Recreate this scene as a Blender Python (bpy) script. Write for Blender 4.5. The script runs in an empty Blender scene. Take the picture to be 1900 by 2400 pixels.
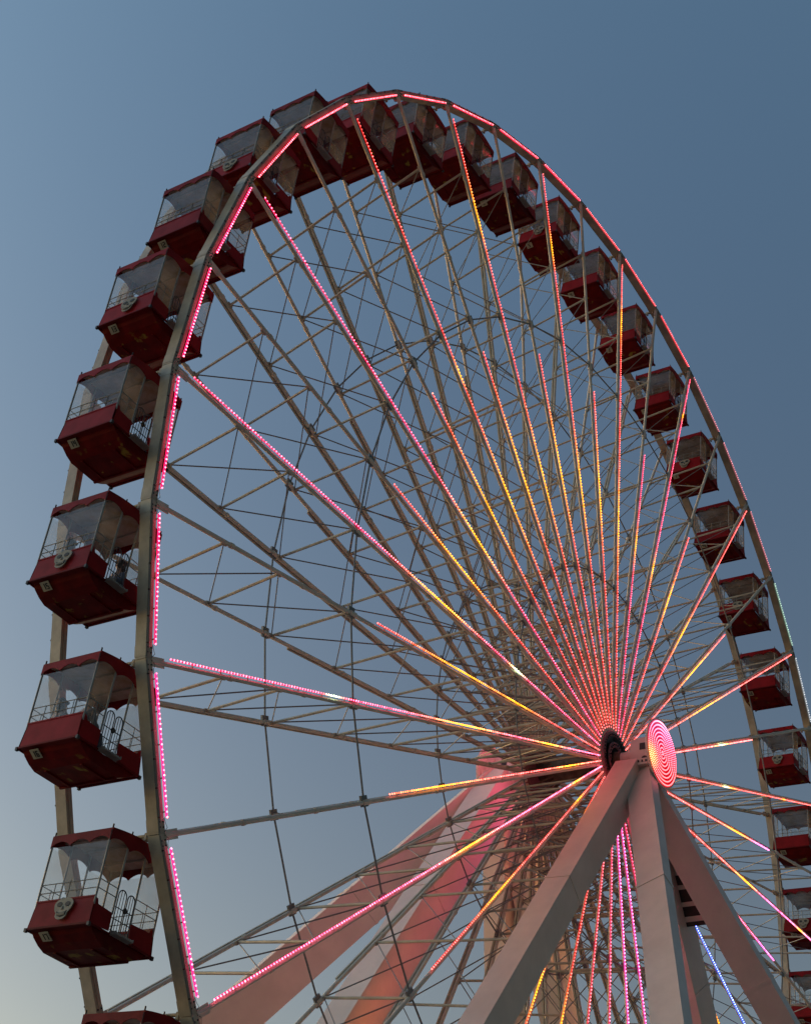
import bpy, bmesh, math, random
from mathutils import Vector, Matrix, Quaternion
V = Vector
rad = math.radians
sc = bpy.context.scene
random.seed(7)

# ------------------------------------------------------------------ camera
HUB = V((0.0, 0.0, 22.6))
CAM = HUB + V((-37.6184, -20.026, -21.0072))
AZ, EL, RO = 0.8752325, 0.6148642, 0.1719397
fwd = V((math.sin(AZ)*math.cos(EL), math.cos(AZ)*math.cos(EL), math.sin(EL)))
r0 = V((math.cos(AZ), -math.sin(AZ), 0)); u0 = r0.cross(fwd)
rr = r0*math.cos(RO) + u0*math.sin(RO); uu = u0*math.cos(RO) - r0*math.sin(RO)
cd = bpy.data.cameras.new('camera'); cam = bpy.data.objects.new('camera', cd)
sc.collection.objects.link(cam)
cam.matrix_world = Matrix(((rr.x, uu.x, -fwd.x, CAM.x), (rr.y, uu.y, -fwd.y, CAM.y), (rr.z, uu.z, -fwd.z, CAM.z), (0, 0, 0, 1)))
cd.sensor_fit = 'HORIZONTAL'; cd.sensor_width = 36
cd.lens = 3458.806/1900*36
cd.shift_x = (950-790.262)/1900; cd.shift_y = -(1200-1176.268)/1900
cd.clip_start = 0.1; cd.clip_end = 5000
sc.camera = cam

# ------------------------------------------------------------------ world, sun, exposure
SUN_AZ, SUN_EL = 0.0, 3.0           # compass angle from +Y towards +X, height (degrees)
w = bpy.data.worlds.new("World"); sc.world = w; w.use_nodes = True
nt = w.node_tree; bg = nt.nodes['Background']
sky = nt.nodes.new('ShaderNodeTexSky'); sky.sky_type = 'NISHITA'; sky.sun_disc = False
sky.sun_elevation = rad(SUN_EL); sky.sun_rotation = rad(SUN_AZ)
sky.air_density = 1.0; sky.dust_density = 1.2; sky.ozone_density = 1.6; sky.altitude = 180
hs = nt.nodes.new('ShaderNodeHueSaturation'); hs.inputs['Saturation'].default_value = 1.0
nt.links.new(sky.outputs[0], hs.inputs['Color']); 
wtc = nt.nodes.new('ShaderNodeTexCoord'); cmb = nt.nodes.new('ShaderNodeCombineXYZ')
for ch, (k0, kx, ky, kz) in zip('XYZ', ((2.298, -1.441, -.528, -.757), (2.349, -1.607, -.682, -.581), (1.931, -1.326, -.573, -.221))):
    dp = nt.nodes.new('ShaderNodeVectorMath'); dp.operation = 'DOT_PRODUCT'; dp.inputs[1].default_value = (kx, ky, kz); nt.links.new(wtc.outputs['Generated'], dp.inputs[0])
    ad = nt.nodes.new('ShaderNodeMath'); ad.inputs[1].default_value = k0; nt.links.new(dp.outputs['Value'], ad.inputs[0])
    mxm = nt.nodes.new('ShaderNodeMath'); mxm.operation = 'MAXIMUM'; mxm.inputs[1].default_value = .25; nt.links.new(ad.outputs[0], mxm.inputs[0])
    mnm = nt.nodes.new('ShaderNodeMath'); mnm.operation = 'MINIMUM'; mnm.inputs[1].default_value = 1.7; nt.links.new(mxm.outputs[0], mnm.inputs[0])
    nt.links.new(mnm.outputs[0], cmb.inputs[ch])
# the half of the sky away from the afterglow is already dark
dk = nt.nodes.new('ShaderNodeVectorMath'); dk.operation = 'DOT_PRODUCT'; dk.inputs[1].default_value = (.17, .985, 0); nt.links.new(wtc.outputs['Generated'], dk.inputs[0])
dm = nt.nodes.new('ShaderNodeMapRange'); dm.interpolation_type = 'SMOOTHSTEP'
for nme, val_ in (('From Min', -.35), ('From Max', .26), ('To Min', .13), ('To Max', 1.0)): dm.inputs[nme].default_value = val_
nt.links.new(dk.outputs['Value'], dm.inputs['Value'])
dsc = nt.nodes.new('ShaderNodeVectorMath'); dsc.operation = 'SCALE'; nt.links.new(cmb.outputs[0], dsc.inputs[0]); nt.links.new(dm.outputs[0], dsc.inputs['Scale'])
vm = nt.nodes.new('ShaderNodeVectorMath'); vm.operation = 'MULTIPLY'; nt.links.new(hs.outputs[0], vm.inputs[0]); nt.links.new(dsc.outputs[0], vm.inputs[1])
nt.links.new(vm.outputs[0], bg.inputs[0])
bg.inputs[1].default_value = 0.15
sd = bpy.data.lights.new('sun', 'SUN'); sun = bpy.data.objects.new('sun', sd); sc.collection.objects.link(sun)
sd.energy = 0.05; sd.angle = rad(12); sd.color = (1.0, 0.78, 0.6)
sdir = V((math.sin(rad(SUN_AZ))*math.cos(rad(SUN_EL)), math.cos(rad(SUN_AZ))*math.cos(rad(SUN_EL)), math.sin(rad(SUN_EL))))
sun.rotation_euler = (-sdir).to_track_quat('-Z', 'Y').to_euler()
sc.view_settings.view_transform = 'Standard'; sc.view_settings.look = 'None'
sc.view_settings.gamma = 1; sc.view_settings.exposure = 1.4
sc.cycles.max_bounces = 5; sc.cycles.diffuse_bounces = 2; sc.cycles.glossy_bounces = 2
sc.cycles.sample_clamp_indirect = 2.0

# ------------------------------------------------------------------ materials
def pm(name, col, rough=0.5, metal=0.0, var=0.0, vscale=3.0, col2=None, bump=0.0, spec=0.5):
    m = bpy.data.materials.new(name); m.use_nodes = True
    t = m.node_tree; b = t.nodes['Principled BSDF']
    b.inputs['Roughness'].default_value = rough; b.inputs['Metallic'].default_value = metal
    b.inputs['Specular IOR Level'].default_value = spec
    b.inputs['Base Color'].default_value = (*col, 1)
    if var > 0 or col2:
        tc = t.nodes.new('ShaderNodeTexCoord'); n = t.nodes.new('ShaderNodeTexNoise')
        n.inputs['Scale'].default_value = vscale; n.inputs['Detail'].default_value = 6; n.inputs['Roughness'].default_value = 0.65
        t.links.new(tc.outputs['Object'], n.inputs['Vector'])
        cr = t.nodes.new('ShaderNodeValToRGB'); cr.color_ramp.elements[0].position = 0.38; cr.color_ramp.elements[1].position = 0.66
        c2 = col2 or tuple(c*(1-var) for c in col)
        cr.color_ramp.elements[0].color = (*c2, 1); cr.color_ramp.elements[1].color = (*col, 1)
        t.links.new(n.outputs['Fac'], cr.inputs[0]); t.links.new(cr.outputs[0], b.inputs['Base Color'])
        rm = t.nodes.new('ShaderNodeMapRange'); rm.inputs['To Min'].default_value = min(1, rough+.12); rm.inputs['To Max'].default_value = max(.05, rough-.08)
        t.links.new(n.outputs['Fac'], rm.inputs[0]); t.links.new(rm.outputs[0], b.inputs['Roughness'])
        if bump:
            bp = t.nodes.new('ShaderNodeBump'); bp.inputs['Strength'].default_value = bump; bp.inputs['Distance'].default_value = .02
            t.links.new(n.outputs['Fac'], bp.inputs['Height']); t.links.new(bp.outputs[0], b.inputs['Normal'])
    return m

M = {}
M['white'] = pm('weathered white steel paint', (.56, .49, .38), .45, 0, .38, 1.3)  # warm light from the ground is put into this white
M['spoke'] = pm('warmed spoke white', (.80, .74, .62), .45, 0, .22, 1.3)  # white spokes, with the warm ground light in their colour
M['tower'] = pm('lamp tinted tower white', (.82, .70, .62), .36, 0, .13, .9)  # salmon lamp light on the legs is partly put into this colour
M['brace'] = pm('dull warmed strut white', (.60, .54, .42), .5, 0, .3, 2.0)  # struts carry the same warm light in their base colour
M['rod'] = pm('grey steel rod', (.22, .22, .22), .45, .3)
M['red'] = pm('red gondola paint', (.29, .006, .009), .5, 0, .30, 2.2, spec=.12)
M['redlow'] = pm('shaded lower red', (.17, .004, .005), .5, 0, .4, 2.6, spec=.1)  # darker copy of the gondola red, for faces turned from the sky
M['roofred'] = pm('roof red paint', (.26, .006, .012), .5, 0, .35, 3, spec=.12)
M['ceil'] = pm('gondola ceiling', (.52, .43, .42), .7, 0, .35, 2, col2=(.32, .21, .14))
M['post'] = pm('grey post steel', (.34, .33, .31), .4, .2, .3, 5)
M['dark'] = pm('dark steel and unlit gaps', (.035, .03, .03), .5, .2)
M['gate'] = pm('dark gate tube', (.07, .07, .08), .4, .3)
M['seat'] = pm('dark seat', (.09, .02, .02), .6)
M['plate'] = pm('cream number plate', (.40, .35, .25), .6)
M['ink'] = pm('black paint', (.012, .012, .012), .6)
M['bone'] = pm('bone paint', (.33, .30, .23), .6, 0, .3, 8)
M['hubm'] = pm('maroon hub steel', (.34, .15, .17), .45, .1, .3, 4)
M['machine'] = pm('greasy machinery', (.17, .12, .08), .5, .2, .5, 5)
M['concrete'] = pm('pier concrete', (.32, .30, .27), .85, 0, .3, .3)
M['skin'] = pm('skin', (.42, .25, .18), .5)
M['hair'] = pm('hair', (.03, .022, .018), .6)
M['shirtA'] = pm('grey shirt', (.11, .12, .14), .8)
M['shirtB'] = pm('navy hoodie', (.07, .09, .13), .8)
M['shirtC'] = pm('white shirt', (.62, .62, .62), .8)
M['shirtD'] = pm('blue jacket', (.08, .12, .2), .8)
M['jeans'] = pm('denim', (.06, .08, .13), .8)
# hull underside: red darkened for its shade, with old yellow painted motif showing near the keel
def hull_mat():
    m = pm('shaded hull red', (.17, .004, .004), .5, 0, .45, 2.6, spec=.1)
    t = m.node_tree; b = t.nodes['Principled BSDF']; src = b.inputs['Base Color'].links[0].from_socket
    tc = t.nodes.new('ShaderNodeTexCoord'); sp = t.nodes.new('ShaderNodeSeparateXYZ'); t.links.new(tc.outputs['Object'], sp.inputs[0])
    n = t.nodes.new('ShaderNodeTexNoise'); n.inputs['Scale'].default_value = 3.4; n.inputs['Detail'].default_value = 3
    ad = t.nodes.new('ShaderNodeVectorMath'); ad.operation = 'ADD'; oi = t.nodes.new('ShaderNodeObjectInfo')
    sc_ = t.nodes.new('ShaderNodeVectorMath'); sc_.operation = 'SCALE'; sc_.inputs['Scale'].default_value = 40
    t.links.new(oi.outputs['Random'], sc_.inputs[0]); t.links.new(tc.outputs['Object'], ad.inputs[0]); t.links.new(sc_.outputs[0], ad.inputs[1]); t.links.new(ad.outputs[0], n.inputs['Vector'])
    a = t.nodes.new('ShaderNodeMapRange'); a.inputs['From Min'].default_value = -2.2; a.inputs['From Max'].default_value = -2.29
    c = t.nodes.new('ShaderNodeMapRange'); c.inputs['From Min'].default_value = .60; c.inputs['From Max'].default_value = .68
    t.links.new(sp.outputs['Z'], a.inputs[0]); t.links.new(n.outputs['Fac'], c.inputs[0])
    mu = t.nodes.new('ShaderNodeMath'); mu.operation = 'MULTIPLY'; t.links.new(a.outputs[0], mu.inputs[0]); t.links.new(c.outputs[0], mu.inputs[1])
    mx = t.nodes.new('ShaderNodeMix'); mx.data_type = 'RGBA'; t.links.new(mu.outputs[0], mx.inputs['Factor'])
    t.links.new(src, mx.inputs['A']); mx.inputs['B'].default_value = (.30, .20, .03, 1)
    t.links.new(mx.outputs['Result'], b.inputs['Base Color'])
    return m
M['hull'] = hull_mat()
for k_ in ('red', 'redlow', 'roofred', 'hull'):
    t = M[k_].node_tree; b = t.nodes['Principled BSDF']; src = b.inputs['Base Color'].links[0].from_socket
    h = t.nodes.new('ShaderNodeHueSaturation'); a = t.nodes.new('ShaderNodeAttribute'); a.attribute_type = 'OBJECT'; a.attribute_name = 'fade'
    t.links.new(src, h.inputs['Color']); ad_ = t.nodes.new('ShaderNodeMath'); ad_.inputs[1].default_value = 1.0
    t.links.new(a.outputs['Fac'], ad_.inputs[0]); t.links.new(ad_.outputs[0], h.inputs['Value']); t.links.new(h.outputs[0], b.inputs['Base Color'])
def pane_mat():
    m = bpy.data.materials.new('clear vinyl pane'); m.use_nodes = True; t = m.node_tree; t.nodes.clear()
    out = t.nodes.new('ShaderNodeOutputMaterial'); tr = t.nodes.new('ShaderNodeBsdfTransparent'); tr.inputs[0].default_value = (.93, .93, .92, 1)
    df = t.nodes.new('ShaderNodeBsdfTranslucent'); df.inputs[0].default_value = (.75, .73, .70, 1)
    d2 = t.nodes.new('ShaderNodeBsdfDiffuse'); d2.inputs[0].default_value = (.75, .72, .70, 1)
    gl = t.nodes.new('ShaderNodeBsdfGlossy'); gl.inputs['Roughness'].default_value = .12
    n = t.nodes.new('ShaderNodeTexNoise'); n.inputs['Scale'].default_value = 2.2; n.inputs['Detail'].default_value = 4
    tc = t.nodes.new('ShaderNodeTexCoord'); t.links.new(tc.outputs['Object'], n.inputs['Vector'])
    mr = t.nodes.new('ShaderNodeMapRange'); mr.inputs['From Min'].default_value = .3; mr.inputs['From Max'].default_value = .75; mr.inputs['To Min'].default_value = .01; mr.inputs['To Max'].default_value = .11
    t.links.new(n.outputs['Fac'], mr.inputs[0])
    a = t.nodes.new('ShaderNodeMixShader'); a.inputs[0].default_value = .5; t.links.new(df.outputs[0], a.inputs[1]); t.links.new(d2.outputs[0], a.inputs[2])
    b = t.nodes.new('ShaderNodeMixShader'); t.links.new(mr.outputs[0], b.inputs[0]); t.links.new(tr.outputs[0], b.inputs[1]); t.links.new(a.outputs[0], b.inputs[2])
    lw = t.nodes.new('ShaderNodeLayerWeight'); lw.inputs[0].default_value = .5
    pw = t.nodes.new('ShaderNodeMath'); pw.operation = 'POWER'; pw.inputs[1].default_value = 4.0; t.links.new(lw.outputs['Facing'], pw.inputs[0])
    fr = t.nodes.new('ShaderNodeMapRange'); fr.inputs['To Min'].default_value = .025; fr.inputs['To Max'].default_value = .45; t.links.new(pw.outputs[0], fr.inputs[0])
    c = t.nodes.new('ShaderNodeMixShader'); t.links.new(fr.outputs[0], c.inputs[0]); t.links.new(b.outputs[0], c.inputs[1]); t.links.new(gl.outputs[0], c.inputs[2])
    t.links.new(c.outputs[0], out.inputs[0]); return m
M['pane'] = pane_mat()

def led_mat(name, white, strength, sample):
    """colour of the lamps: the object's own colour, with amber runs at two radii held in object properties"""
    m = bpy.data.materials.new(name); m.use_nodes = True; t = m.node_tree; t.nodes.clear()
    out = t.nodes.new('ShaderNodeOutputMaterial'); em = t.nodes.new('ShaderNodeEmission'); t.links.new(em.outputs[0], out.inputs[0])
    oi = t.nodes.new('ShaderNodeObjectInfo'); tc = t.nodes.new('ShaderNodeTexCoord'); sp = t.nodes.new('ShaderNodeSeparateXYZ')
    t.links.new(tc.outputs['Object'], sp.inputs[0])
    col = oi.outputs['Color']
    def math_(op, a, b_=None):
        n = t.nodes.new('ShaderNodeMath'); n.operation = op
        for i, x in enumerate((a, b_)):
            if x is None: continue
            if isinstance(x, (int, float)): n.inputs[i].default_value = x
            else: t.links.new(x, n.inputs[i])
        return n.outputs[0]
    def attr(nm):
        a = t.nodes.new('ShaderNodeAttribute'); a.attribute_type = 'OBJECT'; a.attribute_name = nm; return a.outputs['Fac']
    def mix(f, a, bcol):
        x = t.nodes.new('ShaderNodeMix'); x.data_type = 'RGBA'; t.links.new(f, x.inputs['Factor']); t.links.new(a, x.inputs['A'])
        x.inputs['B'].default_value = (*bcol, 1); return x.outputs['Result']
    def gauss(c, wd):
        d = math_('DIVIDE', math_('SUBTRACT', sp.outputs['X'], c), wd)
        return math_('EXPONENT', math_('MULTIPLY', math_('MULTIPLY', d, d), -1.0))
    tip = t.nodes.new('ShaderNodeMapRange'); tip.inputs['From Min'].default_value = 11.2; tip.inputs['From Max'].default_value = 12.2
    t.links.new(sp.outputs['X'], tip.inputs[0])
    col = mix(math_('MULTIPLY', tip.outputs[0], attr('tip')), col, (1.0, .07, .55))
    if white:
        x = t.nodes.new('ShaderNodeMix'); x.data_type = 'RGBA'; x.inputs['Factor'].default_value = white
        t.links.new(col, x.inputs['A']); x.inputs['B'].default_value = (1, .86, .8, 1); col = x.outputs['Result']
    am = math_('MINIMUM', 1.0, math_('ADD', gauss(attr('band_a'), attr('wide_a')), gauss(attr('band_b'), attr('wide_b'))))
    col = mix(am, col, (1.0, .30, .02) if white else (1.0, .25, .004))
    gr = gauss(attr('spark'), 0.28)
    col = mix(gr, col, (.75, 1.0, .55))
    t.links.new(col, em.inputs['Color'])
    st = math_('MULTIPLY', math_('ADD', attr('power'), math_('MULTIPLY', math_('ADD', am, gr), .12 if white else .9)), strength)
    if white:
        wn = t.nodes.new('ShaderNodeTexNoise'); wn.inputs['Scale'].default_value = 7.0; wn.inputs['Detail'].default_value = 1
        va = t.nodes.new('ShaderNodeVectorMath'); va.operation = 'SCALE'; t.links.new(oi.outputs['Random'], va.inputs[0]); va.inputs['Scale'].default_value = 97
        vb = t.nodes.new('ShaderNodeVectorMath'); t.links.new(tc.outputs['Object'], vb.inputs[0]); t.links.new(va.outputs[0], vb.inputs[1]); t.links.new(vb.outputs[0], wn.inputs['Vector'])
        wm = t.nodes.new('ShaderNodeMapRange'); wm.inputs['From Min'].default_value = .3; wm.inputs['From Max'].default_value = .7; wm.inputs['To Min'].default_value = .35; wm.inputs['To Max'].default_value = 1.5
        t.links.new(wn.outputs['Fac'], wm.inputs[0]); st = math_('MULTIPLY', st, wm.outputs[0])
    t.links.new(st, em.inputs['Strength'])
    m.cycles.emission_sampling = 'FRONT_BACK' if sample else 'NONE'
    return m
M['dot'] = led_mat('lamp dot', .11, 4.0, True)
M['pin'] = led_mat('far lamp dot', .6, .55, False)
M['glow'] = led_mat('added lamp glow', 0, .8, True)  # added glowing body: imitates the halo between lamps and lights the steel

# ------------------------------------------------------------------ mesh helpers
class MB:
    def __init__(s): s.v = []; s.f = []; s.m = []; s.mats = []
    def mi(s, m):
        if m not in s.mats: s.mats.append(m)
        return s.mats.index(m)
    def add(s, vs, fs, m=None):
        o = len(s.v); s.v += [tuple(v) for v in vs]; s.f += [tuple(i+o for i in f) for f in fs]; s.m += [s.mi(m)]*len(fs)
    def box(s, c, h, m=None, ax=None):
        c = V(c); X, Y, Z = ax or (V((1, 0, 0)), V((0, 1, 0)), V((0, 0, 1)))
        vs = [c + X*h[0]*a + Y*h[1]*b + Z*h[2]*d for d in (-1, 1) for b in (-1, 1) for a in (-1, 1)]
        s.add(vs, [(0, 2, 3, 1), (4, 5, 7, 6), (0, 1, 5, 4), (2, 6, 7, 3), (0, 4, 6, 2), (1, 3, 7, 5)], m)
    def bar(s, a, b, w1, w2, side, m=None, w1b=None, w2b=None):
        """box beam from a to b; side = direction of half-width w1"""
        a, b = V(a), V(b); d = (b-a).normalized(); sd_ = V(side); sd_ = (sd_-d*sd_.dot(d)).normalized(); t_ = d.cross(sd_)
        w1b = w1b or w1; w2b = w2b or w2
        vs = []
        for p, x, y in ((a, w1, w2), (b, w1b, w2b)):
            vs += [p+sd_*x+t_*y, p-sd_*x+t_*y, p-sd_*x-t_*y, p+sd_*x-t_*y]
        s.add(vs, [(3, 2, 1, 0), (4, 5, 6, 7), (0, 1, 5, 4), (1, 2, 6, 5), (2, 3, 7, 6), (3, 0, 4, 7)], m)
    def tube(s, a, b, r, n=8, m=None, r2=None, cap=True):
        a, b = V(a), V(b); d = (b-a).normalized(); q = d.to_track_quat('Z', 'Y'); r2 = r if r2 is None else r2
        vs = []
        for p, q_r in ((a, r), (b, r2)):
            for i in range(n):
                t_ = 2*math.pi*i/n; vs.append(p + q @ V((math.cos(t_)*q_r, math.sin(t_)*q_r, 0)))
        fs = [(i, (i+1) % n, n+(i+1) % n, n+i) for i in range(n)]
        if cap: fs += [tuple(range(n-1, -1, -1)), tuple(range(n, 2*n))]
        s.add(vs, fs, m)
    def path(s, pts, r, n=6, m=None):
        for a, b in zip(pts, pts[1:]): s.tube(a, b, r, n, m)
    def lathe(s, prof, axis, m=None, n=40, c=(0, 0, 0)):
        """prof = [(t along axis, radius)]"""
        q = V(axis).to_track_quat('Z', 'Y'); vs = []; fs = []
        for t_, r in prof:
            for i in range(n):
                a = 2*math.pi*i/n; vs.append(V(c) + q @ V((math.cos(a)*r, math.sin(a)*r, t_)))
        for k in range(len(prof)-1):
            for i in range(n): fs.append((k*n+i, k*n+(i+1) % n, (k+1)*n+(i+1) % n, (k+1)*n+i))
        fs.append(tuple(range(n-1, -1, -1))); fs.append(tuple((len(prof)-1)*n+i for i in range(n)))
        s.add(vs, fs, m)
    def octa(s, c, r, m=None):
        c = V(c); vs = [c+V(d)*r for d in ((1, 0, 0), (-1, 0, 0), (0, 1, 0), (0, -1, 0), (0, 0, 1), (0, 0, -1))]
        s.add(vs, [(0, 2, 4), (2, 1, 4), (1, 3, 4), (3, 0, 4), (2, 0, 5), (1, 2, 5), (3, 1, 5), (0, 3, 5)], m)
    def mesh(s, name, m=None, smooth=False, bevel=0):
        me = bpy.data.meshes.new(name); me.from_pydata(s.v, [], s.f)
        for x in s.mats: me.materials.append(x if x is not None else m)
        for p, i in zip(me.polygons, s.m): p.material_index = i; p.use_smooth = smooth
        bm = bmesh.new(); bm.from_mesh(me); bmesh.ops.recalc_face_normals(bm, faces=bm.faces)
        if bevel: bmesh.ops.bevel(bm, geom=list(bm.edges), offset=bevel, segments=1, affect='EDGES')
        bm.to_mesh(me); bm.free()
        return me
def link(name, me, parent=None, loc=(0, 0, 0), rot=(0, 0, 0)):
    o = bpy.data.objects.new(name, me); sc.collection.objects.link(o); o.location = loc; o.rotation_euler = rot
    if parent: o.parent = parent
    return o
def build(name, mb, m, parent=None, loc=(0, 0, 0), rot=(0, 0, 0), **k): return link(name, mb.mesh(name, m, **k), parent, loc, rot)
def thing(name, label, cat, loc=(0, 0, 0), rot=(0, 0, 0), group=None):
    o = link(name, None, None, loc, rot); o['label'] = label; o['category'] = cat
    if group: o['group'] = group
    return o

# ------------------------------------------------------------------ ground
g = MB(); g.box((0, 0, -.5), (1500, 1500, .5)); go = build('ground', g, M['concrete']); go['kind'] = 'structure'

# ------------------------------------------------------------------ the wheel
R = 21.3; W = 1.288; TH0 = 3.811324
N = 40
def th(i): return TH0 - rad(9)*i
wheel = thing('ferris_wheel', 'tall white ferris wheel with double rim, its spokes edged with red, pink and amber lights', 'ferris wheel', HUB)

# colours of the lamps round the wheel
PINK = (1.0, .012, .10); RED = (1.0, .030, .025); HOT = (1.0, .025, .13)
def spoke_style(i):
    d = dict(col=RED, a=9.4, wa=1.6, b=-9, wb=.5, tip=0.0, spark=-9, power=.5)
    if i in (0,): d.update(col=HOT, a=9.9, wa=1.2, b=3.0, wb=.4, power=1.0)
    elif i == 1: d.update(a=10.9, wa=1.7, b=3.2, wb=.8, power=.7)
    elif i == 2: d.update(col=PINK, a=9.2, wa=1.6, b=4.4, wb=.9, spark=15.1, power=.8)
    elif i == 3: d.update(a=9.2, wa=1.9, b=6.1, wb=.9)
    elif i == 4: d.update(col=PINK, a=10.4, wa=1.6, b=6.3, wb=.4, spark=6.2, power=.75)
    elif i == 5: d.update(a=9.7, wa=1.6)
    elif i == 6: d.update(col=PINK, a=9.3, wa=1.5, power=.7)
    elif i in (7, 9, 11, 13): d.update(a=9.4, wa=1.9, spark=13.6 if i == 7 else -9)
    elif i in (8, 10, 12, 14): d.update(a=9.0, wa=1.8, b=(13.0, 17.6, 17.8, 17.8)[(i-8)//2], wb=(.4, 1.0, .6, .9)[(i-8)//2])
    elif i == 15: d.update(col=PINK, a=8.9, wa=.9)
    elif i == 16: d.update(col=PINK, a=9.0, wa=.8, b=18.2, wb=.25)
    elif i in (17, 18): d.update(a=9.0, wa=1.4)
    elif i in (19, 20): d.update(a=9.0, wa=1.7, b=-9, power=.6)
    elif i == 21: d.update(a=9.8, wa=.7, spark=9.8, power=.9)
    elif i == 22: d.update(a=9.7, wa=.7, b=15.7, wb=.2, spark=9.5)
    elif i == 23: d.update(a=10.0, wa=.9, tip=1, power=.9)
    elif i == 24: d.update(a=10.6, wa=.9, b=16.0, wb=.4, tip=.45, power=.95)
    elif i == 25: d.update(col=HOT, a=-9, tip=1, power=1.0)
    elif i == 27: d.update(col=(.02, .08, 1.0), a=-9, power=1.7)
    elif i == 28: d.update(a=10.0, wa=1.8)
    elif i in (26, 29, 30, 31): d.update(col=HOT, a=-9)
    elif i in (32, 33): d.update(col=(1.0, .06, .36), a=-9, power=.9)
    elif i == 34: d.update(col=(1.0, .06, .16), a=-9)
    elif i == 35: d.update(col=(1.0, .06, .10), a=-9)
    elif i == 36: d.update(a=9.6, wa=1.2)
    elif i in (37, 38, 39): d.update(a=9.2, wa=1.0, b=3.2, wb=.4)
    return d
def style(o, d):
    o.color = (*d['col'], 1)
    o['band_a'] = float(d['a']); o['wide_a'] = float(d.get('wa', 1)); o['band_b'] = float(d['b']); o['wide_b'] = float(d['wb'])
    o['tip'] = float(d['tip']); o['spark'] = float(d['spark']); o['power'] = float(d['power'])

# spoke along local +X, lamps on the clockwise (-Z) front (-Y) edge
def spoke_mesh(sgn):
    m = MB(); zc = .035
    m.tube((.55, 0, zc), (R-.04, 0, zc), .052, 8)
    for r_ in (14.2, 6.15): m.tube((r_-.13, 0, zc), (r_+.13, 0, zc), .078, 8)
    for r_ in (7.4, 10.9, 16.2, 18.8): m.tube((r_-.05, 0, zc), (r_+.05, 0, zc), .068, 8)
    m.box((R-.22, 0, zc), (.2, .012, .1)); m.box((.85, sgn*.06, zc), (.3, .02, .06))
    return m.mesh('spoke', M['spoke'], smooth=False)
def strip_mesh(r1, r2, sgn, fine):
    m = MB(); y, z = (-.055, -.062) if sgn < 0 else (.085, .035)
    if sgn < 0: m.tube((r1, y, z), (r2, y, z), .016, 6, M['glow'])
    else:      # on the rear wheel the lamps face away; added channel walls stop light spilling onto spokes
        m.box(((r1+r2)/2, .07, z), ((r2-r1)/2+.03, .012, .060), M['brace'])
        m.box(((r1+r2)/2, .086, z), ((r2-r1)/2, .003, .040), M['glow'])
        for q_ in (-1, 1): m.box(((r1+r2)/2, .098, z+q_*.054), ((r2-r1)/2, .016, .006), M['brace'])
    for x in [r1+.1+.9*k for k in range(int((r2-r1-.1)/.9)+1)]:
        if sgn < 0: m.box((x, y*.6, z*.6), (.012, .012, .05), M['brace'])
    n = int((r2-r1)/.1)
    for k in range(n+1):
        x = r1+(r2-r1)*k/n
        if sgn > 0 and (k % 2 or x > 13.2): continue
        m.octa((x, y+sgn*.018, z if sgn < 0 else z+.045), .0245 if sgn < 0 else .009, M['dot'] if sgn < 0 else M['pin'])
    return m.mesh('light_strip', M['glow'])
sp_front = spoke_mesh(-1); sp_rear = spoke_mesh(1)
long_f = strip_mesh(1.05, R-.55, -1, True); short_f = strip_mesh(1.05, 13.2, -1, True)
long_r = strip_mesh(1.05, R-.55, 1, False); short_r = strip_mesh(1.05, 13.2, 1, False)
for i in range(N):
    for sgn, me in ((-1, sp_front), (1, sp_rear)):
        s_ = link('spoke', me, wheel, (0, sgn*W, 0), (0, -th(i), 0))
        if i % 2 == 0: st = long_f if sgn < 0 else long_r
        else: st = short_f if sgn < 0 else short_r
        l_ = link('light_strip', st, s_)
        d = spoke_style(i)
        if sgn > 0: 
            d = dict(col=((1, .16, .34), (1, .26, .10), (1, .16, .55), (1, .12, .14))[(i*3+1) % 4] if 3 < i < 27 else (1, .50, .20) if 27 <= i < 34 else (1, .10, .45) if i in (36, 37, 0) else (1, .14, .20), a=14.0 if i in (37, 38, 39, 0, 1) else -9, wa=3.5, b=-9, wb=1, tip=0, spark=-9, power=1.6)  # amber on the lower rear strips stands in for floodlight from the ground
        style(l_, d)

# rim chords
hc = R*math.sin(rad(4.5)); xc = R*math.cos(rad(4.5))
def rim_mesh(y0, y1, detail):
    m = MB(); yc, hy = (y0+y1)/2, (y1-y0)/2
    m.bar((xc+.05, yc, -hc-.004), (xc+.05, yc, hc+.004), .09, hy, (1, 0, 0))
    for z in (-1, 1):
        m.box((xc+.05, yc, z*(hc-.16)), (.096, hy+.006, .12))
        for a in (-.05, .05):
            for b in (-.06, .04):
                m.box((xc+.05+a, y0-.014, z*(hc-.16+b)), (.014, .012, .014), M['dark'])
    m.box((xc+.05, y0-.006, 0), (.02, .008, hc*.9))
    yo = y0-.012 if detail > 1 else (y1+.012 if y0 < -.1 else y0-.012)
    m.tube((xc+.115, yo, -hc+.02), (xc+.115, yo, hc-.02), .012, 5, M['rod'])
    for q in range(6): m.box((xc+.115, yo, -hc+.3+q*(2*hc-.6)/5), (.022, .016, .014), M['dark'])
    for z in (-1, 1): m.box((xc-.10, yc, z*(hc-.05)), (.085, .010, .045))
    return m.mesh('rim_segment', M['white'])
rim_f = rim_mesh(-.02, .26, 1); rim_r = rim_mesh(-.26, .02, 1)
rs = MB(); zz = hc-.30
rs.tube((xc-.05, -.085, -zz), (xc-.05, -.085, zz), .024, 8, M['glow'])
for k in range(5): rs.box((xc-.04, -.05, -zz+.1+(2*zz-.2)*k/4), (.014, .03, .012), M['brace'])
nn = int(2*zz/.095)
for k in range(nn+1): rs.octa((xc-.05, -.105, -zz+2*zz*k/nn), .025, M['dot'])
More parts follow.
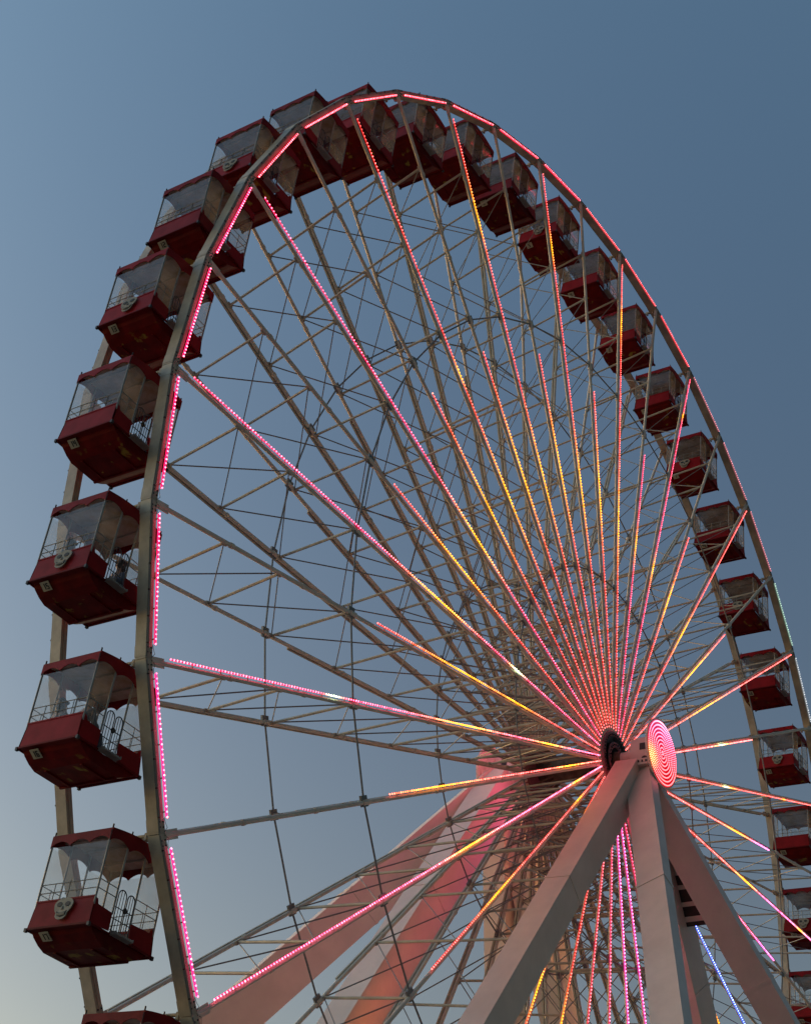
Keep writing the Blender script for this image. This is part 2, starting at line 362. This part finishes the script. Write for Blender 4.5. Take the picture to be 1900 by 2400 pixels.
for z in (-1, 1): rs.path([(xc-.05, -.03, z*zz), (xc-.02, -.07, z*(zz+.1)), (xc-.09, -.05, z*(zz+.19)), (xc-.02, -.03, z*(hc-.03))], .006, 4, M['dark'])
rim_lights = rs.mesh('light_strip', M['glow'])
for i in range(N):
    a = th(i)-rad(4.5)
    s_ = link('rim_segment', rim_f, wheel, (0, -W, 0), (0, -a, 0))
    l_ = link('light_strip', rim_lights, s_)
    d = dict(col=PINK, a=-99, b=-99, wb=1, tip=0, spark=-99, power=1.0)
    if 0 <= i <= 1: d['col'] = (1.0, .025, .18)
    elif 6 <= i <= 12: d['col'] = (1.0, .01, .045)
    elif 13 <= i <= 15: d.update(col=(1.0, .06, .08), power=.5)
    elif 16 <= i <= 19: d.update(col=(1.0, .30, .36), power=.18)
    elif i in (20, 21, 22): d.update(col=(.7, .75, .8), power=.2)
    if i == 19: d.update(col=(.6, .95, .75))
    style(l_, d)
    link('rim_segment', rim_r, wheel, (0, W, 0), (0, -a, 0))

# tension rings
for sgn in (-1, 1):
    for r_, t_ in ((14.25, .026), (6.15, .024)):
        m = MB()
        for i in range(N):
            a, b = th(i), th(i+1)
            m.tube((r_*math.cos(a), 0, r_*math.sin(a)), (r_*math.cos(b), 0, r_*math.sin(b)), t_, 6)
            for q in (a,):
                m.box((r_*math.cos(q), 0, r_*math.sin(q)), (.12, .03, .13), None, (V((math.cos(q), 0, math.sin(q))), V((0, 1, 0)), V((-math.sin(q), 0, math.cos(q)))))
        build('tension_ring', m, M['rod'], wheel, (0, sgn*W, 0))

# cross bracing between the front and the rear spoke of each pair
FR = [19.0, 17.05, 14.35, 11.6, 8.9, 6.2, 4.6, 3.3, 2.2]; RRr = [18.5, 16.5, 14.05, 11.3, 8.7, 6.1, 4.5, 3.2, 2.1]
bm_ = MB(); y_ = W-.05
for k in range(len(FR)):
    bm_.tube((FR[k], -y_, .035), (RRr[k], y_, .035), .036, 6, M['brace'])
    if k < len(FR)-1:
        bm_.tube((FR[k], -y_, .05), (RRr[k+1], y_, .05), .015, 5, M['rod'])
        bm_.tube((RRr[k], y_, .02), (FR[k+1], -y_, .02), .018, 5, M['rod'])
    for p in ((FR[k], -y_), (RRr[k], y_)): bm_.box((p[0], p[1], .035), (.09, .02, .05), M['brace'])
brace_me = bm_.mesh('spoke_brace', M['brace'])
for i in range(N): link('spoke_brace', brace_me, wheel, (0, 0, 0), (0, -th(i), 0))

# hub: flanges and axle
for sgn in (-1, 1):
    m = MB(); ax = (0, -1, 0) if sgn < 0 else (0, 1, 0)
    m.lathe([(-.12, .93), (.10, .93), (.13, .90), (.13, .66), (.10, .64), (.10, .58), (.16, .56), (.16, .40), (.12, .38), (.12, .30)], ax, M['hubm'], 48)
    m.lathe([(.12, .27), (.34, .24), (.36, .0)], ax, M['machine'], 32)
    for k in range(40):
        a = 2*math.pi*k/40; m.box((math.cos(a)*.80, sgn*.145, math.sin(a)*.80), (.02, .02, .02), M['dark'])
    for k in range(24):
        a = 2*math.pi*k/24; m.box((math.cos(a)*.48, sgn*.175, math.sin(a)*.48), (.02, .02, .02), M['dark'])
    m.lathe([(.131, .76), (.139, .76), (.139, .72), (.131, .72)], ax, M['dark'], 48)
    build('hub_flange', m, M['hubm'], wheel, (0, sgn*W, 0))
m = MB(); m.lathe([(-1.3, .34), (-.9, .34), (-.85, .42), (.85, .42), (.9, .34), (1.3, .34)], (0, 1, 0), M['machine'], 32)
for k in range(20):
    a = th(2*k); c_ = V((math.cos(a), 0, math.sin(a)))
    m.tube(c_*.4+V((0, -.6, 0)), c_*.9+V((0, -1.2, 0)), .03, 5, M['machine']); m.tube(c_*.4+V((0, .6, 0)), c_*.9+V((0, 1.2, 0)), .03, 5, M['machine'])
build('axle', m, M['machine'], wheel)

# ------------------------------------------------------------------ support towers
def tower(sgn, label, feet, apex_y, zoff):
    t = thing('support_tower', label, 'support tower', (0, sgn*2.4, 0))
    b = MB()   # bearing block on top
    yb = 0
    b.box((0, 0, 22.6+zoff), (.34, .36, .42)); b.box((0, 0, 22.6+zoff-.5), (.62, .50, .10)); b.box((0, 0, 22.6+zoff+.46), (.24, .26, .05))
    b.box((-.345, -.05, 22.75+zoff), (.012, .10, .11), M['dark']); b.lathe([(0, .10), (.02, .10)], (-1, 0, 0), M['dark'], 16, (-.34, -.12, 22.6+zoff-.28))
    b.lathe([(-1.1, .2), (.45, .2)], (0, sgn, 0), M['tower'], 24, (0, 0, 22.6))
    for k in range(9): b.box((-.55+.137*k, sgn*.51, 22.6+zoff-.5), (.022, .02, .03), M['dark'])
    for k in range(8): b.box((-.635, -.42+.12*k, 22.6+zoff-.5), (.02, .02, .028), M['dark'])
    build('bearing_block', b, M['tower'], t, bevel=0)
    for (fx, fy, ax_, ay_, w1, w2, side) in feet:
        m = MB(); top = V((ax_, ay_, 22.6+zoff-.62)); bot = V((fx, fy, 0))
        m.bar(top, bot, w1, w2, side, M['tower'], w1*1.02, w2*1.02)
        d = (bot-top)
        for f in (.235, .47, .72):   # welded splice bands
            p = top+d*f; q = top+d*(f+.0035); m.bar(p, q, w1+.02, w2+.02, side, M['tower'])
        build('leg', m, M['tower'], t)
        f_ = MB(); f_.box((fx, fy, .25), (1.3, 1.3, .25)); build('footing', f_, M['concrete'], t)
    return t
YF = -2.1; oy = -2.4
X_ = (1, 0, 0)
front = tower(-1, 'front steel support tower of white box legs below the glowing hub disc', [
    (-16.0, .7, -.25, .35, .43, .36, X_),
    (16.0, .4, .30, .30, .62, .42, X_),
    (-14.8, -8.8, -.12, .10, .22, .40, X_),
    (15.0, -8.9, .35, .25, .34, .42, X_)], YF, 0)
rear = tower(1, 'rear steel support tower of white box legs washed with pink light behind the spokes', [
    (-15.0, 0, -.3, 0, .60, .42, X_),
    (16.0, 0, .3, 0, .60, .42, X_),
    (-15.6, 9.3, -.2, .2, .62, .42, (.86, -.5, 0)),
    (15.0, 6.0, .2, .2, .62, .42, X_)], 2.6, .2)
# lamp disc on the outer end of the axle
def lamp_disc(t, sgn, lit):
    m = MB(); ax = (0, sgn, 0)
    m.lathe([(.28, .45), (.30, .62), (.40, .72), (.46, 1.06), (.525, 1.08), (.525, 1.03), (.49, 1.025)], ax, M['tower'], 48)
    h = build('light_disc', m, M['tower'], t, (0, 0, 22.6))
    if not lit:
        return h
    d = MB(); d.lathe([(.50, 1.02), (.535, 1.02)], ax, M['discglow'], 48)
    for k in range(9):
        r_ = .975-.115*k; n = max(6, int(2*math.pi*r_/.066))
        for j in range(n):
            a = 2*math.pi*j/n; d.octa((r_*math.cos(a), sgn*.545, r_*math.sin(a)), .027, M['discdot'])
    build('lamp_rings', d, M['discglow'], h)
    return h
def disc_mat(name, white, st):
    m = bpy.data.materials.new(name); m.use_nodes = True; t = m.node_tree; t.nodes.clear()
    out = t.nodes.new('ShaderNodeOutputMaterial'); em = t.nodes.new('ShaderNodeEmission'); t.links.new(em.outputs[0], out.inputs[0])
    tc = t.nodes.new('ShaderNodeTexCoord'); sp = t.nodes.new('ShaderNodeSeparateXYZ'); t.links.new(tc.outputs['Object'], sp.inputs[0])
    r1 = t.nodes.new('ShaderNodeMapRange'); r1.inputs['From Min'].default_value = -1.05; r1.inputs['From Max'].default_value = 1.05; t.links.new(sp.outputs['Z'], r1.inputs[0])
    cr = t.nodes.new('ShaderNodeValToRGB'); e = cr.color_ramp.elements
    e[0].position = 0; e[0].color = (1, .01, .02, 1); e[1].position = 1; e[1].color = (1, .22, .42, 1)
    x = e.new(.35); x.color = (1, .01, .03, 1); x = e.new(.62); x.color = (1, .015, .08, 1); x = e.new(.82); x.color = (1, .05, .2, 1)
    t.links.new(r1.outputs[0], cr.inputs[0])
    vd = t.nodes.new('ShaderNodeVectorMath'); vd.operation = 'DISTANCE'; vd.inputs[1].default_value = (-.75, -.54, -.42); t.links.new(tc.outputs['Object'], vd.inputs[0])
    mr = t.nodes.new('ShaderNodeMapRange'); mr.inputs['From Min'].default_value = .5; mr.inputs['From Max'].default_value = .02; mr.inputs['To Max'].default_value = .7; t.links.new(vd.outputs['Value'], mr.inputs[0])
    mx = t.nodes.new('ShaderNodeMix'); mx.data_type = 'RGBA'; t.links.new(mr.outputs[0], mx.inputs['Factor']); t.links.new(cr.outputs[0], mx.inputs['A']); mx.inputs['B'].default_value = (1, .5, .06, 1)
    c = mx.outputs['Result']
    if white:
        y = t.nodes.new('ShaderNodeMix'); y.data_type = 'RGBA'; y.inputs['Factor'].default_value = white; t.links.new(c, y.inputs['A']); y.inputs['B'].default_value = (1, .9, .9, 1); c = y.outputs['Result']
    t.links.new(c, em.inputs['Color']); em.inputs['Strength'].default_value = st
    m.cycles.emission_sampling = 'FRONT'
    return m
M['discdot'] = disc_mat('disc lamp dot', .12, 1.9); M['discglow'] = disc_mat('added disc glow', 0, .26)  # glowing backing is added to imitate the red glow between disc lamps
lamp_disc(front, -1, True); lamp_disc(rear, 1, False)

# plated web and service steps between the two right-hand front legs; dark plates stand in for unlit gaps
D0, D1 = V((.3, .30, 21.98)), V((16, 0, 0)); C0, C1 = V((.35, .25, 21.98)), V((15.0, -8.9, 0))
def web(name, cuts):
    m = MB()
    for t0, t1, mt in cuts:
        vs = []
        for t_ in (t0, t1):
            a, b = D0.lerp(D1, t_), C0.lerp(C1, t_)
            for off in (-.03, .03): vs += [a+V((off, 0, off*.6)), b+V((off, 0, off*.6))]
        m.add(vs, [(0, 1, 5, 4), (2, 6, 7, 3), (0, 4, 6, 2), (1, 3, 7, 5), (0, 2, 3, 1), (4, 5, 7, 6)], M[mt])
    return build(name, m, M['tower'], front)
web('gusset_web', [(.0, 0.051, 'tower'), (0.051, 0.061, 'dark'), (0.061, 0.069, 'tower'), (0.069, 0.076, 'dark'), (0.076, 0.110, 'tower')])
web('service_step', [(0.110, 0.121, 'dark'), (0.121, 0.126, 'tower'), (0.126, 0.140, 'dark'), (0.140, 0.145, 'tower'), (0.145, 0.156, 'dark'), (0.156, 0.162, 'tower'), (0.162, 0.167, 'dark')])

# ------------------------------------------------------------------ gondolas
def roof_z(x): return -.20+.10*math.cos(math.pi*x/1.72)
HX, HY = .86, .82
def gondola_meshes():
    P = {}
    m = MB(); n = 12   # arched roof
    top = []; 
    for k in range(n+1):
        x = -HX+2*HX*k/n
        for y in (-HY-.02, HY+.02):
            top.append((x, y, roof_z(x)+.02)); top.append((x, y, roof_z(x)-.02))
    fs = []
    for k in range(n):
        a = 4*k; b = a+4
        fs += [(a, b, b+2, a+2), (a+1, a+3, b+3, b+1), (a, a+1, b+1, b), (a+2, b+2, b+3, a+3)]
    fs += [(0, 2, 3, 1), (4*n, 4*n+1, 4*n+3, 4*n+2)]
    m.add(top, fs, M['roofred'])
    for sx in (-1, 1):
        for sy in (-1, 1):
            m.tube((sx*.84, sy*.80, -.2), (sx*.84, sy*.80, -.10), .018, 6, M['dark']); 
    for sy in (-1, 1): m.tube((-.3, sy*.8, -.12), (-.3, sy*.8, -.03), .016, 6, M['dark'])
    m.box((0, 0, -.06), (.12, .72, .035), M['dark'])
    P['roof'] = m
    m = MB(); c = [(-HX+.02, -HY+.02), (HX-.02, -HY+.02), (HX-.02, HY-.02), (-HX+.02, HY-.02)]
    vs = []
    for k in range(n+1):
        x = -HX+.03+2*(HX-.03)*k/n
        vs += [(x, -HY+.03, roof_z(x)-.035), (x, HY-.03, roof_z(x)-.035)]
    m.add(vs, [(2*k, 2*k+1, 2*k+3, 2*k+2) for k in range(n)], M['ceil'])
    for x in (-.55, 0, .55): m.box((x, 0, roof_z(x)-.06), (.015, HY-.04, .02), M['ceil'])
    P['ceiling'] = m
    m = MB()    # scalloped valance
    def val(p0, p1, nm, ztop):
        K = 36; p0, p1 = V(p0), V(p1); nrm = V(nm)
        vs = []
        for k in range(K+1):
            f = k/K; u = (f*3) % 1 if k < K else 1; 
            zb = -.43+.105*math.sin(math.pi*u)**.75 if 0 < u < 1 else -.43
            q = p0.lerp(p1, f)
            for off in (0, .018): vs += [(*(q+nrm*off).xy, ztop(q.x)), (*(q+nrm*off).xy, zb)]
        fs = []
        for k in range(K):
            a = 4*k; b = a+4; fs += [(a, b, b+1, a+1), (a+2, a+3, b+3, b+2), (a+1, b+1, b+3, a+3)]
        m.add(vs, fs, M['roofred'])
    zt = lambda x: roof_z(x)-.01
    val((-HX, -HY, 0), (HX, -HY, 0), (0, -1, 0), zt); val((-HX, HY, 0), (HX, HY, 0), (0, 1, 0), zt)
    val((-HX, -HY, 0), (-HX, HY, 0), (-1, 0, 0), zt); val((HX, -HY, 0), (HX, HY, 0), (1, 0, 0), zt)
    P['valance'] = m
    # end panels (two), front and rear panels
    def slab(pts, nrm, mt=M['red'], th_=.03):
        m = MB(); pts = [V(p) for p in pts]; q = [p-V(nrm)*th_ for p in pts]; k = len(pts)
        m.add(pts+q, [tuple(range(k)), tuple(range(2*k-1, k-1, -1))]+[(i, k+i, k+(i+1) % k, (i+1) % k) for i in range(k)], mt); return m
    for nm, s in (('end_panel', -1), ('end_panel ', 1)):
        m = slab([(s*.86, -.80, -1.51), (s*.90, -.84, -2.02), (s*.90, .84, -2.02), (s*.86, .80, -1.51)], (s, 0, 0))
        m.box((s*.85, 0, -1.505), (.022, .80, .015), M['red']); P[nm] = m
    for sy, nm in ((-1, 'front_panel'), (1, 'rear_panel')):
        for sx in (-1, 1):
            x0 = -.34 if sx < 0 else .20
            y0, y1 = sy*.80, sy*.84
            yf = lambda z: y0+(y1-y0)*(-1.51-z)/.51
            prof = [(sx*.86, -1.51), (sx*.77, -1.53), (sx*.745, -1.62), (x0, -1.64), (x0+sx*.015, -1.98), (sx*.90, -2.02)]
            P[(nm, sx)] = slab([(x, yf(z), z) for x, z in prof], (0, sy, 0))
    for sx in (-1, 1):    # belt rail with bolts at the corners
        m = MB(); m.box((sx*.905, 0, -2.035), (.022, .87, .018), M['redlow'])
        xa, wa = (-.61, .27) if sx < 0 else (.55, .33)
        for sy in (-1, 1):
            m.box((sx*.905, sy*.85, -2.05), (.03, .03, .035), M['dark'])
            m.box((xa, sy*.850, -2.036), (wa, .020, .017), M['redlow'])
        P[('belt_rail', sx)] = m
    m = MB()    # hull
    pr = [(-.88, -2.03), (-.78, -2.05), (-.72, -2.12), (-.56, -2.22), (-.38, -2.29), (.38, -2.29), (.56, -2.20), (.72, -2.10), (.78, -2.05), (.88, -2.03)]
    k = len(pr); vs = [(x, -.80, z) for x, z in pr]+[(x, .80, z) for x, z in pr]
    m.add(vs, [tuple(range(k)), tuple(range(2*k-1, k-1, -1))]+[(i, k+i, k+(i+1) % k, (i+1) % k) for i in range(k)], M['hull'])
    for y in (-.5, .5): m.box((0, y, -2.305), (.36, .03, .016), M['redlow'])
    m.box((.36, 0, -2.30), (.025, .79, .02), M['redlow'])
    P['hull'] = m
    for nm, sy in (('gate', -1), ('rear_gate', 1)):
        m = MB(); y = sy*.81
        for xa, xb in ((-.29, -.07), (-.03, .17)):
            xm = (xa+xb)/2; rw = (xb-xa)/2; pts = [(xa, y, -1.96)]
            for j in range(9): t_ = math.pi*j/8; pts.append((xm-rw*math.cos(t_), y, -1.26+rw*math.sin(t_)))
            pts.append((xb, y, -1.96)); m.path(pts, .012, 6)
            for f in (.33, .66): x = xa+(xb-xa)*f; m.tube((x, y, -1.96), (x, y, -1.17), .008, 5)
        for z in (-1.5, -1.72, -1.94): m.tube((-.31, y, z), (.19, y, z), .010, 5)
        m.lathe([(0, .055), (.03, .055)], (0, sy, 0), M['dark'], 12, (-.05, y, -1.50))
        P[nm] = m
    m = MB(); m.box((-.06, -.90, -2.02), (.24, .10, .008))
    for k in range(10): m.box((-.27+.047*k, -.90, -2.0), (.006, .10, .014))
    for x in (-.3, .18): m.box((x, -.90, -2.0), (.008, .10, .03))
    P['step'] = m
    for k, (x, y) in enumerate([(x, y) for y in (-.80, .80) for x in (-.85, -.335, .195, .85)]):
        m = MB(); m.tube((x, y, roof_z(x)-.02), (x, y, -1.66), .021, 8); P[('post', k)] = m
    for sx in (-1, 1):    # guard rails above the panels
        m = MB()
        for z in (-1.17, -1.34): m.tube((sx*.85, -.8, z), (sx*.85, .8, z), .010, 5)
        for y in (-.4, 0, .4): m.tube((sx*.85, y, -1.12 if y == 0 else -1.17), (sx*.85, y, -1.52), .009, 5)
        for sy in (-1, 1):
            xe = -.335 if sx < 0 else .195; xs = sx*.85
            for z in (-1.17, -1.34): m.tube((xs, sy*.8, z), (xe, sy*.8, z), .010, 5)
            m.tube(((xs+xe)/2, sy*.8, -1.15), ((xs+xe)/2, sy*.8, -1.63), .009, 5)
        P[('guard_rail', sx)] = m
    for s in (-1, 1):
        m = MB(); m.box((s*.62, 0, -1.76), (.20, .74, .03)); m.box((s*.62, 0, -1.89), (.17, .70, .10)); P[('seat', s)] = m
    m = MB(); m.tube((0, -W+.2, 0), (0, W-.2, 0), .036, 10)
    for s in (-1, 1):
        m.box((0, s*.90, -.03), (.05, .03, .075)); m.lathe([(0, .065), (.10, .065)], (0, s, 0), None, 14, (0, s*.97, 0))
    P['hanger_axle'] = m
    for s in (-1, 1):   # clear vinyl panes: one across each end, one on each side of the gate
        m = MB(); m.box((s*.845, 0, -.96), (.003, .77, .54)); P[('pane', s)] = m
        for sy in (-1, 1):
            a_, b_ = (-.83, -.36) if s < 0 else (.22, .83)
            m = MB(); m.box(((a_+b_)/2, sy*.80, -1.02), ((b_-a_)/2, .003, .60)); P[('pane', s, sy)] = m
    return P
PM = gondola_meshes()
MATS = dict(gate=M['gate'], rear_gate=M['gate'], step=M['post'], guard_rail=M['post'], hanger_axle=M['white'])
GM = {}
for key, mb in PM.items():
    nm = (key if isinstance(key, str) else key[0]).strip()
    mt = MATS.get(nm) or (M['post'] if nm == 'post' else M['seat'] if nm == 'seat' else M['pane'] if nm == 'pane' else M['red'])
    if nm == 'rear_gate': nm = 'gate'
    if nm != 'hanger_axle': mb.v = [(x*.98, y*.93-.06, z) for x, y, z in mb.v]
    GM[key] = (nm, mb.mesh(nm, mt))
SEG = {'0': 'abcdef', '1': 'bc', '2': 'abged', '3': 'abgcd', '4': 'fgbc', '5': 'afgcd', '6': 'afgedc', '7': 'abc', '8': 'abcdefg', '9': 'abcdfg'}
def digits(mb, txt, org, ux, uz, nrm, h):
    """block numerals painted on a plate; ux runs to the reader's right"""
    wd = h*.5; t_ = h*.16; gap = h*.2; tot = len(txt)*wd+(len(txt)-1)*gap; ax = (ux, nrm, uz)
    for k, ch in enumerate(txt):
        cx = -tot/2+k*(wd+gap)+wd/2
        def seg(a, b, hx, hz): mb.box(org+ux*(cx+a)+uz*b+nrm*.006, (hx, .004, hz), M['ink'], ax)
        for s in SEG[ch]:
            if s == 'a': seg(0, h/2-t_/2, wd/2, t_/2)
            if s == 'd': seg(0, -h/2+t_/2, wd/2, t_/2)
            if s == 'g': seg(0, 0, wd/2-t_*.3, t_/2)
            if s == 'b': seg(wd/2-t_/2, h/4, t_/2, h/4)
            if s == 'c': seg(wd/2-t_/2, -h/4, t_/2, h/4)
            if s == 'f': seg(-wd/2+t_/2, h/4, t_/2, h/4)
            if s == 'e': seg(-wd/2+t_/2, -h/4, t_/2, h/4)
def plate_mesh(num):
    m = MB(); a = V((-.72, 0, -2.12)); b = V((-.56, 0, -2.22)); uz = (a-b).normalized(); ux = V((0, -1, 0)); nrm = uz.cross(ux); 
    if nrm.x > 0: nrm = -nrm
    c = V((-.735, .32, -2.125))+nrm*.028
    m.box(c, (.115, .008, .10), M['plate'], (ux, nrm, uz)); 
    digits(m, num, c+nrm*.004, ux, uz, nrm, .13)
    return m.mesh('number_plate', M['plate'])
def skull_mesh():
    m = MB(); x = -.90; c0 = V((x+.012, -.12, -.04)); U = V((0, -1, 0)); Z = V((0, 0, 1)); nr = V((-1, 0, -.08)).normalized()
    def poly(pts, off, mt):
        vs = [c0+U*p[0]+Z*p[1]+nr*off-V((1, 0, 0))*(-1.5-p[1])*.08 for p in pts]; q = [v-nr*.02 for v in vs]; k = len(vs)
        m.add(vs+q, [tuple(range(k)), tuple(range(2*k-1, k-1, -1))]+[(i, k+i, k+(i+1) % k, (i+1) % k) for i in range(k)], mt)
    out = []
    for j in range(15):
        t_ = math.pi*(-.10+1.20*j/14); out.append((.27*math.cos(t_), -1.56+.15*math.sin(t_)))
    out += [(-.24, -1.66), (-.20, -1.72), (-.17, -1.74), (-.16, -1.83), (-.10, -1.88), (-.03, -1.90), (.03, -1.90), (.10, -1.88), (.16, -1.83), (.17, -1.74), (.20, -1.72), (.24, -1.66)]
    poly(out, .02, M['bone'])
    for s in (-1, 1): poly([(s*.115+.075*math.cos(2*math.pi*j/10), -1.56+.055*math.sin(2*math.pi*j/10)+s*.0) for j in range(10)], .03, M['ink'])
    poly([(-.035, -1.68), (.035, -1.68), (0, -1.60)], .03, M['ink'])
    poly([(-.15, -1.71), (-.06, -1.745), (0, -1.75), (.06, -1.745), (.15, -1.71), (.12, -1.80), (0, -1.85), (-.12, -1.80)], .03, M['ink'])
    for j in range(7): m.box(c0+U*(-.105+.035*j)+Z*-1.79-V((.058, 0, 0)), (.006, .011, .026), M['bone'])
    m.v = [(x_, -.12+(y_+.12)*.86, -1.72+(z_+1.70)*.88) for x_, y_, z_ in m.v]
    return m.mesh('skull_ornament', M['bone'])
skull = skull_mesh()

def gondola(i, label):
    num = (18-i-1) % 40+1
    a = th(i); loc = HUB+V((R*math.cos(a), 0, R*math.sin(a)))
    sw = rad(random.uniform(-.4, .4))
    g = thing('gondola', label, 'gondola', loc, (0, sw, 0), 'red gondolas hung between the rims of the wheel')
    fade = random.uniform(-.22, .22)
    for key, (nm, me) in GM.items():
        c_ = link(nm, me, g)
        if nm in ('roof', 'valance', 'end_panel', 'front_panel', 'rear_panel', 'belt_rail', 'hull'): c_['fade'] = fade+random.uniform(-.06, .06)
    link('number_plate', plate_mesh(str(num)), g)
    if num % 2 == 1 and num not in (9, 7, 3): link('skull_ornament', skull, g)
    return g
LAB = {
 0: 'red gondola at the lower left edge of the picture, only its roof in view',
 1: 'empty red gondola numbered 17 with skull ornament, lowest whole one on the left',
 2: 'red gondola numbered 16 carrying two people, without a skull ornament',
 3: 'red gondola numbered 15 with skull ornament and riders, third whole one up the left side',
 4: 'red gondola numbered 14 with a plain end panel, fourth up the left side',
 5: 'red gondola numbered 13 with skull ornament, fifth up the left side above number 14',
 6: 'red gondola numbered 12, sixth up the left side, plain end panel',
 7: 'red gondola numbered 11 with skull ornament, seventh up the left side',
 8: 'red gondola numbered 10, its roof corner against the sky left of the top',
 9: 'red gondola numbered 9 just left of the top of the rim',
 10: 'red gondola numbered 8, topmost one, hung just past the highest point of the rim',
 11: 'red gondola numbered 7, first one right of the topmost',
 12: 'red gondola numbered 6, second one down to the right of the topmost',
 13: 'red gondola numbered 5 with skull ornament, third one down to the right of the topmost',
 14: 'red gondola numbered 4, fourth one down to the right of the topmost',
 15: 'red gondola numbered 3, fifth down the right side',
 16: 'red gondola numbered 2, sixth down the right side between crossing spokes',
 17: 'red gondola numbered 1 with skull ornament, seventh down the right side',
 18: 'red gondola numbered 40, eighth down the right side behind a pink lit spoke',
 19: 'red gondola numbered 39 with skull ornament, two above the glowing hub disc height',
 20: 'red gondola numbered 38 crossed by the red lit spoke ending at the rim',
 21: 'red gondola numbered 37 with skull ornament, level with the glowing hub disc at right',
 22: 'red gondola numbered 36, first one below hub level at the right edge',
 23: 'red gondola numbered 35 with skull ornament, behind the spoke at the lower right edge',
 24: 'red gondola numbered 34 in the bottom right corner behind the support leg',
}
for i, lab in LAB.items(): gondola(i, lab)

# ------------------------------------------------------------------ riders
def skin_obj(name, pts, edges, rads, mat, parent, root=0):
    me = bpy.data.meshes.new(name); me.from_pydata(pts, edges, []); me.materials.append(mat)
    o = link(name, me, parent); md = o.modifiers.new('skin', 'SKIN')
    for v, r_ in zip(me.skin_vertices[0].data, rads): v.radius = (r_, r_) if not isinstance(r_, tuple) else r_
    me.skin_vertices[0].data[root].use_root = True
    s = o.modifiers.new('sub', 'SUBSURF'); s.levels = 1; s.render_levels = 1
    md.use_smooth_shade = True
    return o
def person(label, loc, rotz, shirt, hair_long=False, lean=0):
    p = thing('person', label, 'person', loc, (0, 0, rotz), 'riders in the gondolas')
    # local frame: seat top at z=0, facing +X
    L = lean
    pts = [(0, 0, .08), (0, 0, .25), (.02+L, 0, .42), (.02+L, 0, .50), (.03+L, 0, .56), (.04+L, 0, .64), (.03+L, 0, .72),
           (.20, .09, .07), (.42, .10, .07), (.44, .11, -.33), (.54, .11, -.38),
           (.20, -.09, .07), (.42, -.10, .07), (.44, -.11, -.33), (.54, -.11, -.38),
           (0+L, .17, .41), (.06+L, .21, .16), (.27, .15, .14), (.34, .12, .13),
           (0+L, -.17, .41), (.06+L, -.21, .16), (.27, -.15, .14), (.34, -.12, .13)]
    ed = [(0, 1), (1, 2), (2, 3), (3, 4), (4, 5), (5, 6), (0, 7), (7, 8), (8, 9), (9, 10), (0, 11), (11, 12), (12, 13), (13, 14), (2, 15), (15, 16), (16, 17), (17, 18), (2, 19), (19, 20), (20, 21), (21, 22)]
    rd = [.10, .10, .10, .05, .055, .09, .075, .075, .055, .04, .035, .075, .055, .04, .035, .05, .04, .032, .03, .05, .04, .032, .03]
    skin_obj('person_body', pts, ed, rd, M['skin'], p).name = 'body'
    k = [0, 1, 2, 15, 16, 17, 19, 20, 21]; ix = {a: n for n, a in enumerate(k)}
    se = [(ix[a], ix[b]) for a, b in ed if a in ix and b in ix]
    skin_obj('shirt', [pts[a] for a in k], se, [rd[a]+.022 for a in k], shirt, p)
    k = [0, 7, 8, 9, 11, 12, 13]; ix = {a: n for n, a in enumerate(k)}
    te = [(ix[a], ix[b]) for a, b in ed if a in ix and b in ix]
    skin_obj('trousers', [pts[a] for a in k], te, [rd[a]+.015 for a in k], M['jeans'], p)
    hp = [(.0+L, 0, .64), (.005+L, 0, .73), (.03+L, 0, .76)]+([(-.05+L, 0, .52), (-.04+L, 0, .42)] if hair_long else [])
    he = [(0, 1), (1, 2)]+([(0, 3), (3, 4)] if hair_long else [])
    skin_obj('hair', hp, he, [.100, .098, .06]+([.07, .04] if hair_long else []), M['hair'], p)
    f = MB()
    for s in (-1, 1): f.octa((.122+L, s*.034, .655), .011, M['ink']); f.octa((.03+L, s*.092, .64), .022, M['skin'])
    f.tube((.118+L, 0, .655), (.140+L, 0, .625), .012, 6, M['skin'], .018); f.box((.118+L, 0, .592), (.008, .028, .006), M['seat'])
    build('face', f, M['skin'], p)
    return p
def gpos(i, x, y): a = th(i); return HUB+V((R*math.cos(a)+x, y, R*math.sin(a)-1.73))
person('rider in a grey top on the far side of gondola numbered 16', gpos(2, -.52, .24)+V((0, 0, .07)), 0, M['shirtA'], True)
person('rider in a dark navy top nearest the gate in gondola 16', gpos(2, -.50, -.46)+V((0, 0, .06)), 0, M['shirtB'], False, .02)
person('rider in a pale top on the far side of gondola 15 behind the skull ornament', gpos(3, -.55, .20), 0, M['shirtC'], True)
person('rider in a blue jacket seen through the gate of gondola 15', gpos(3, .50, -.30), math.pi, M['shirtD'], True, .05)
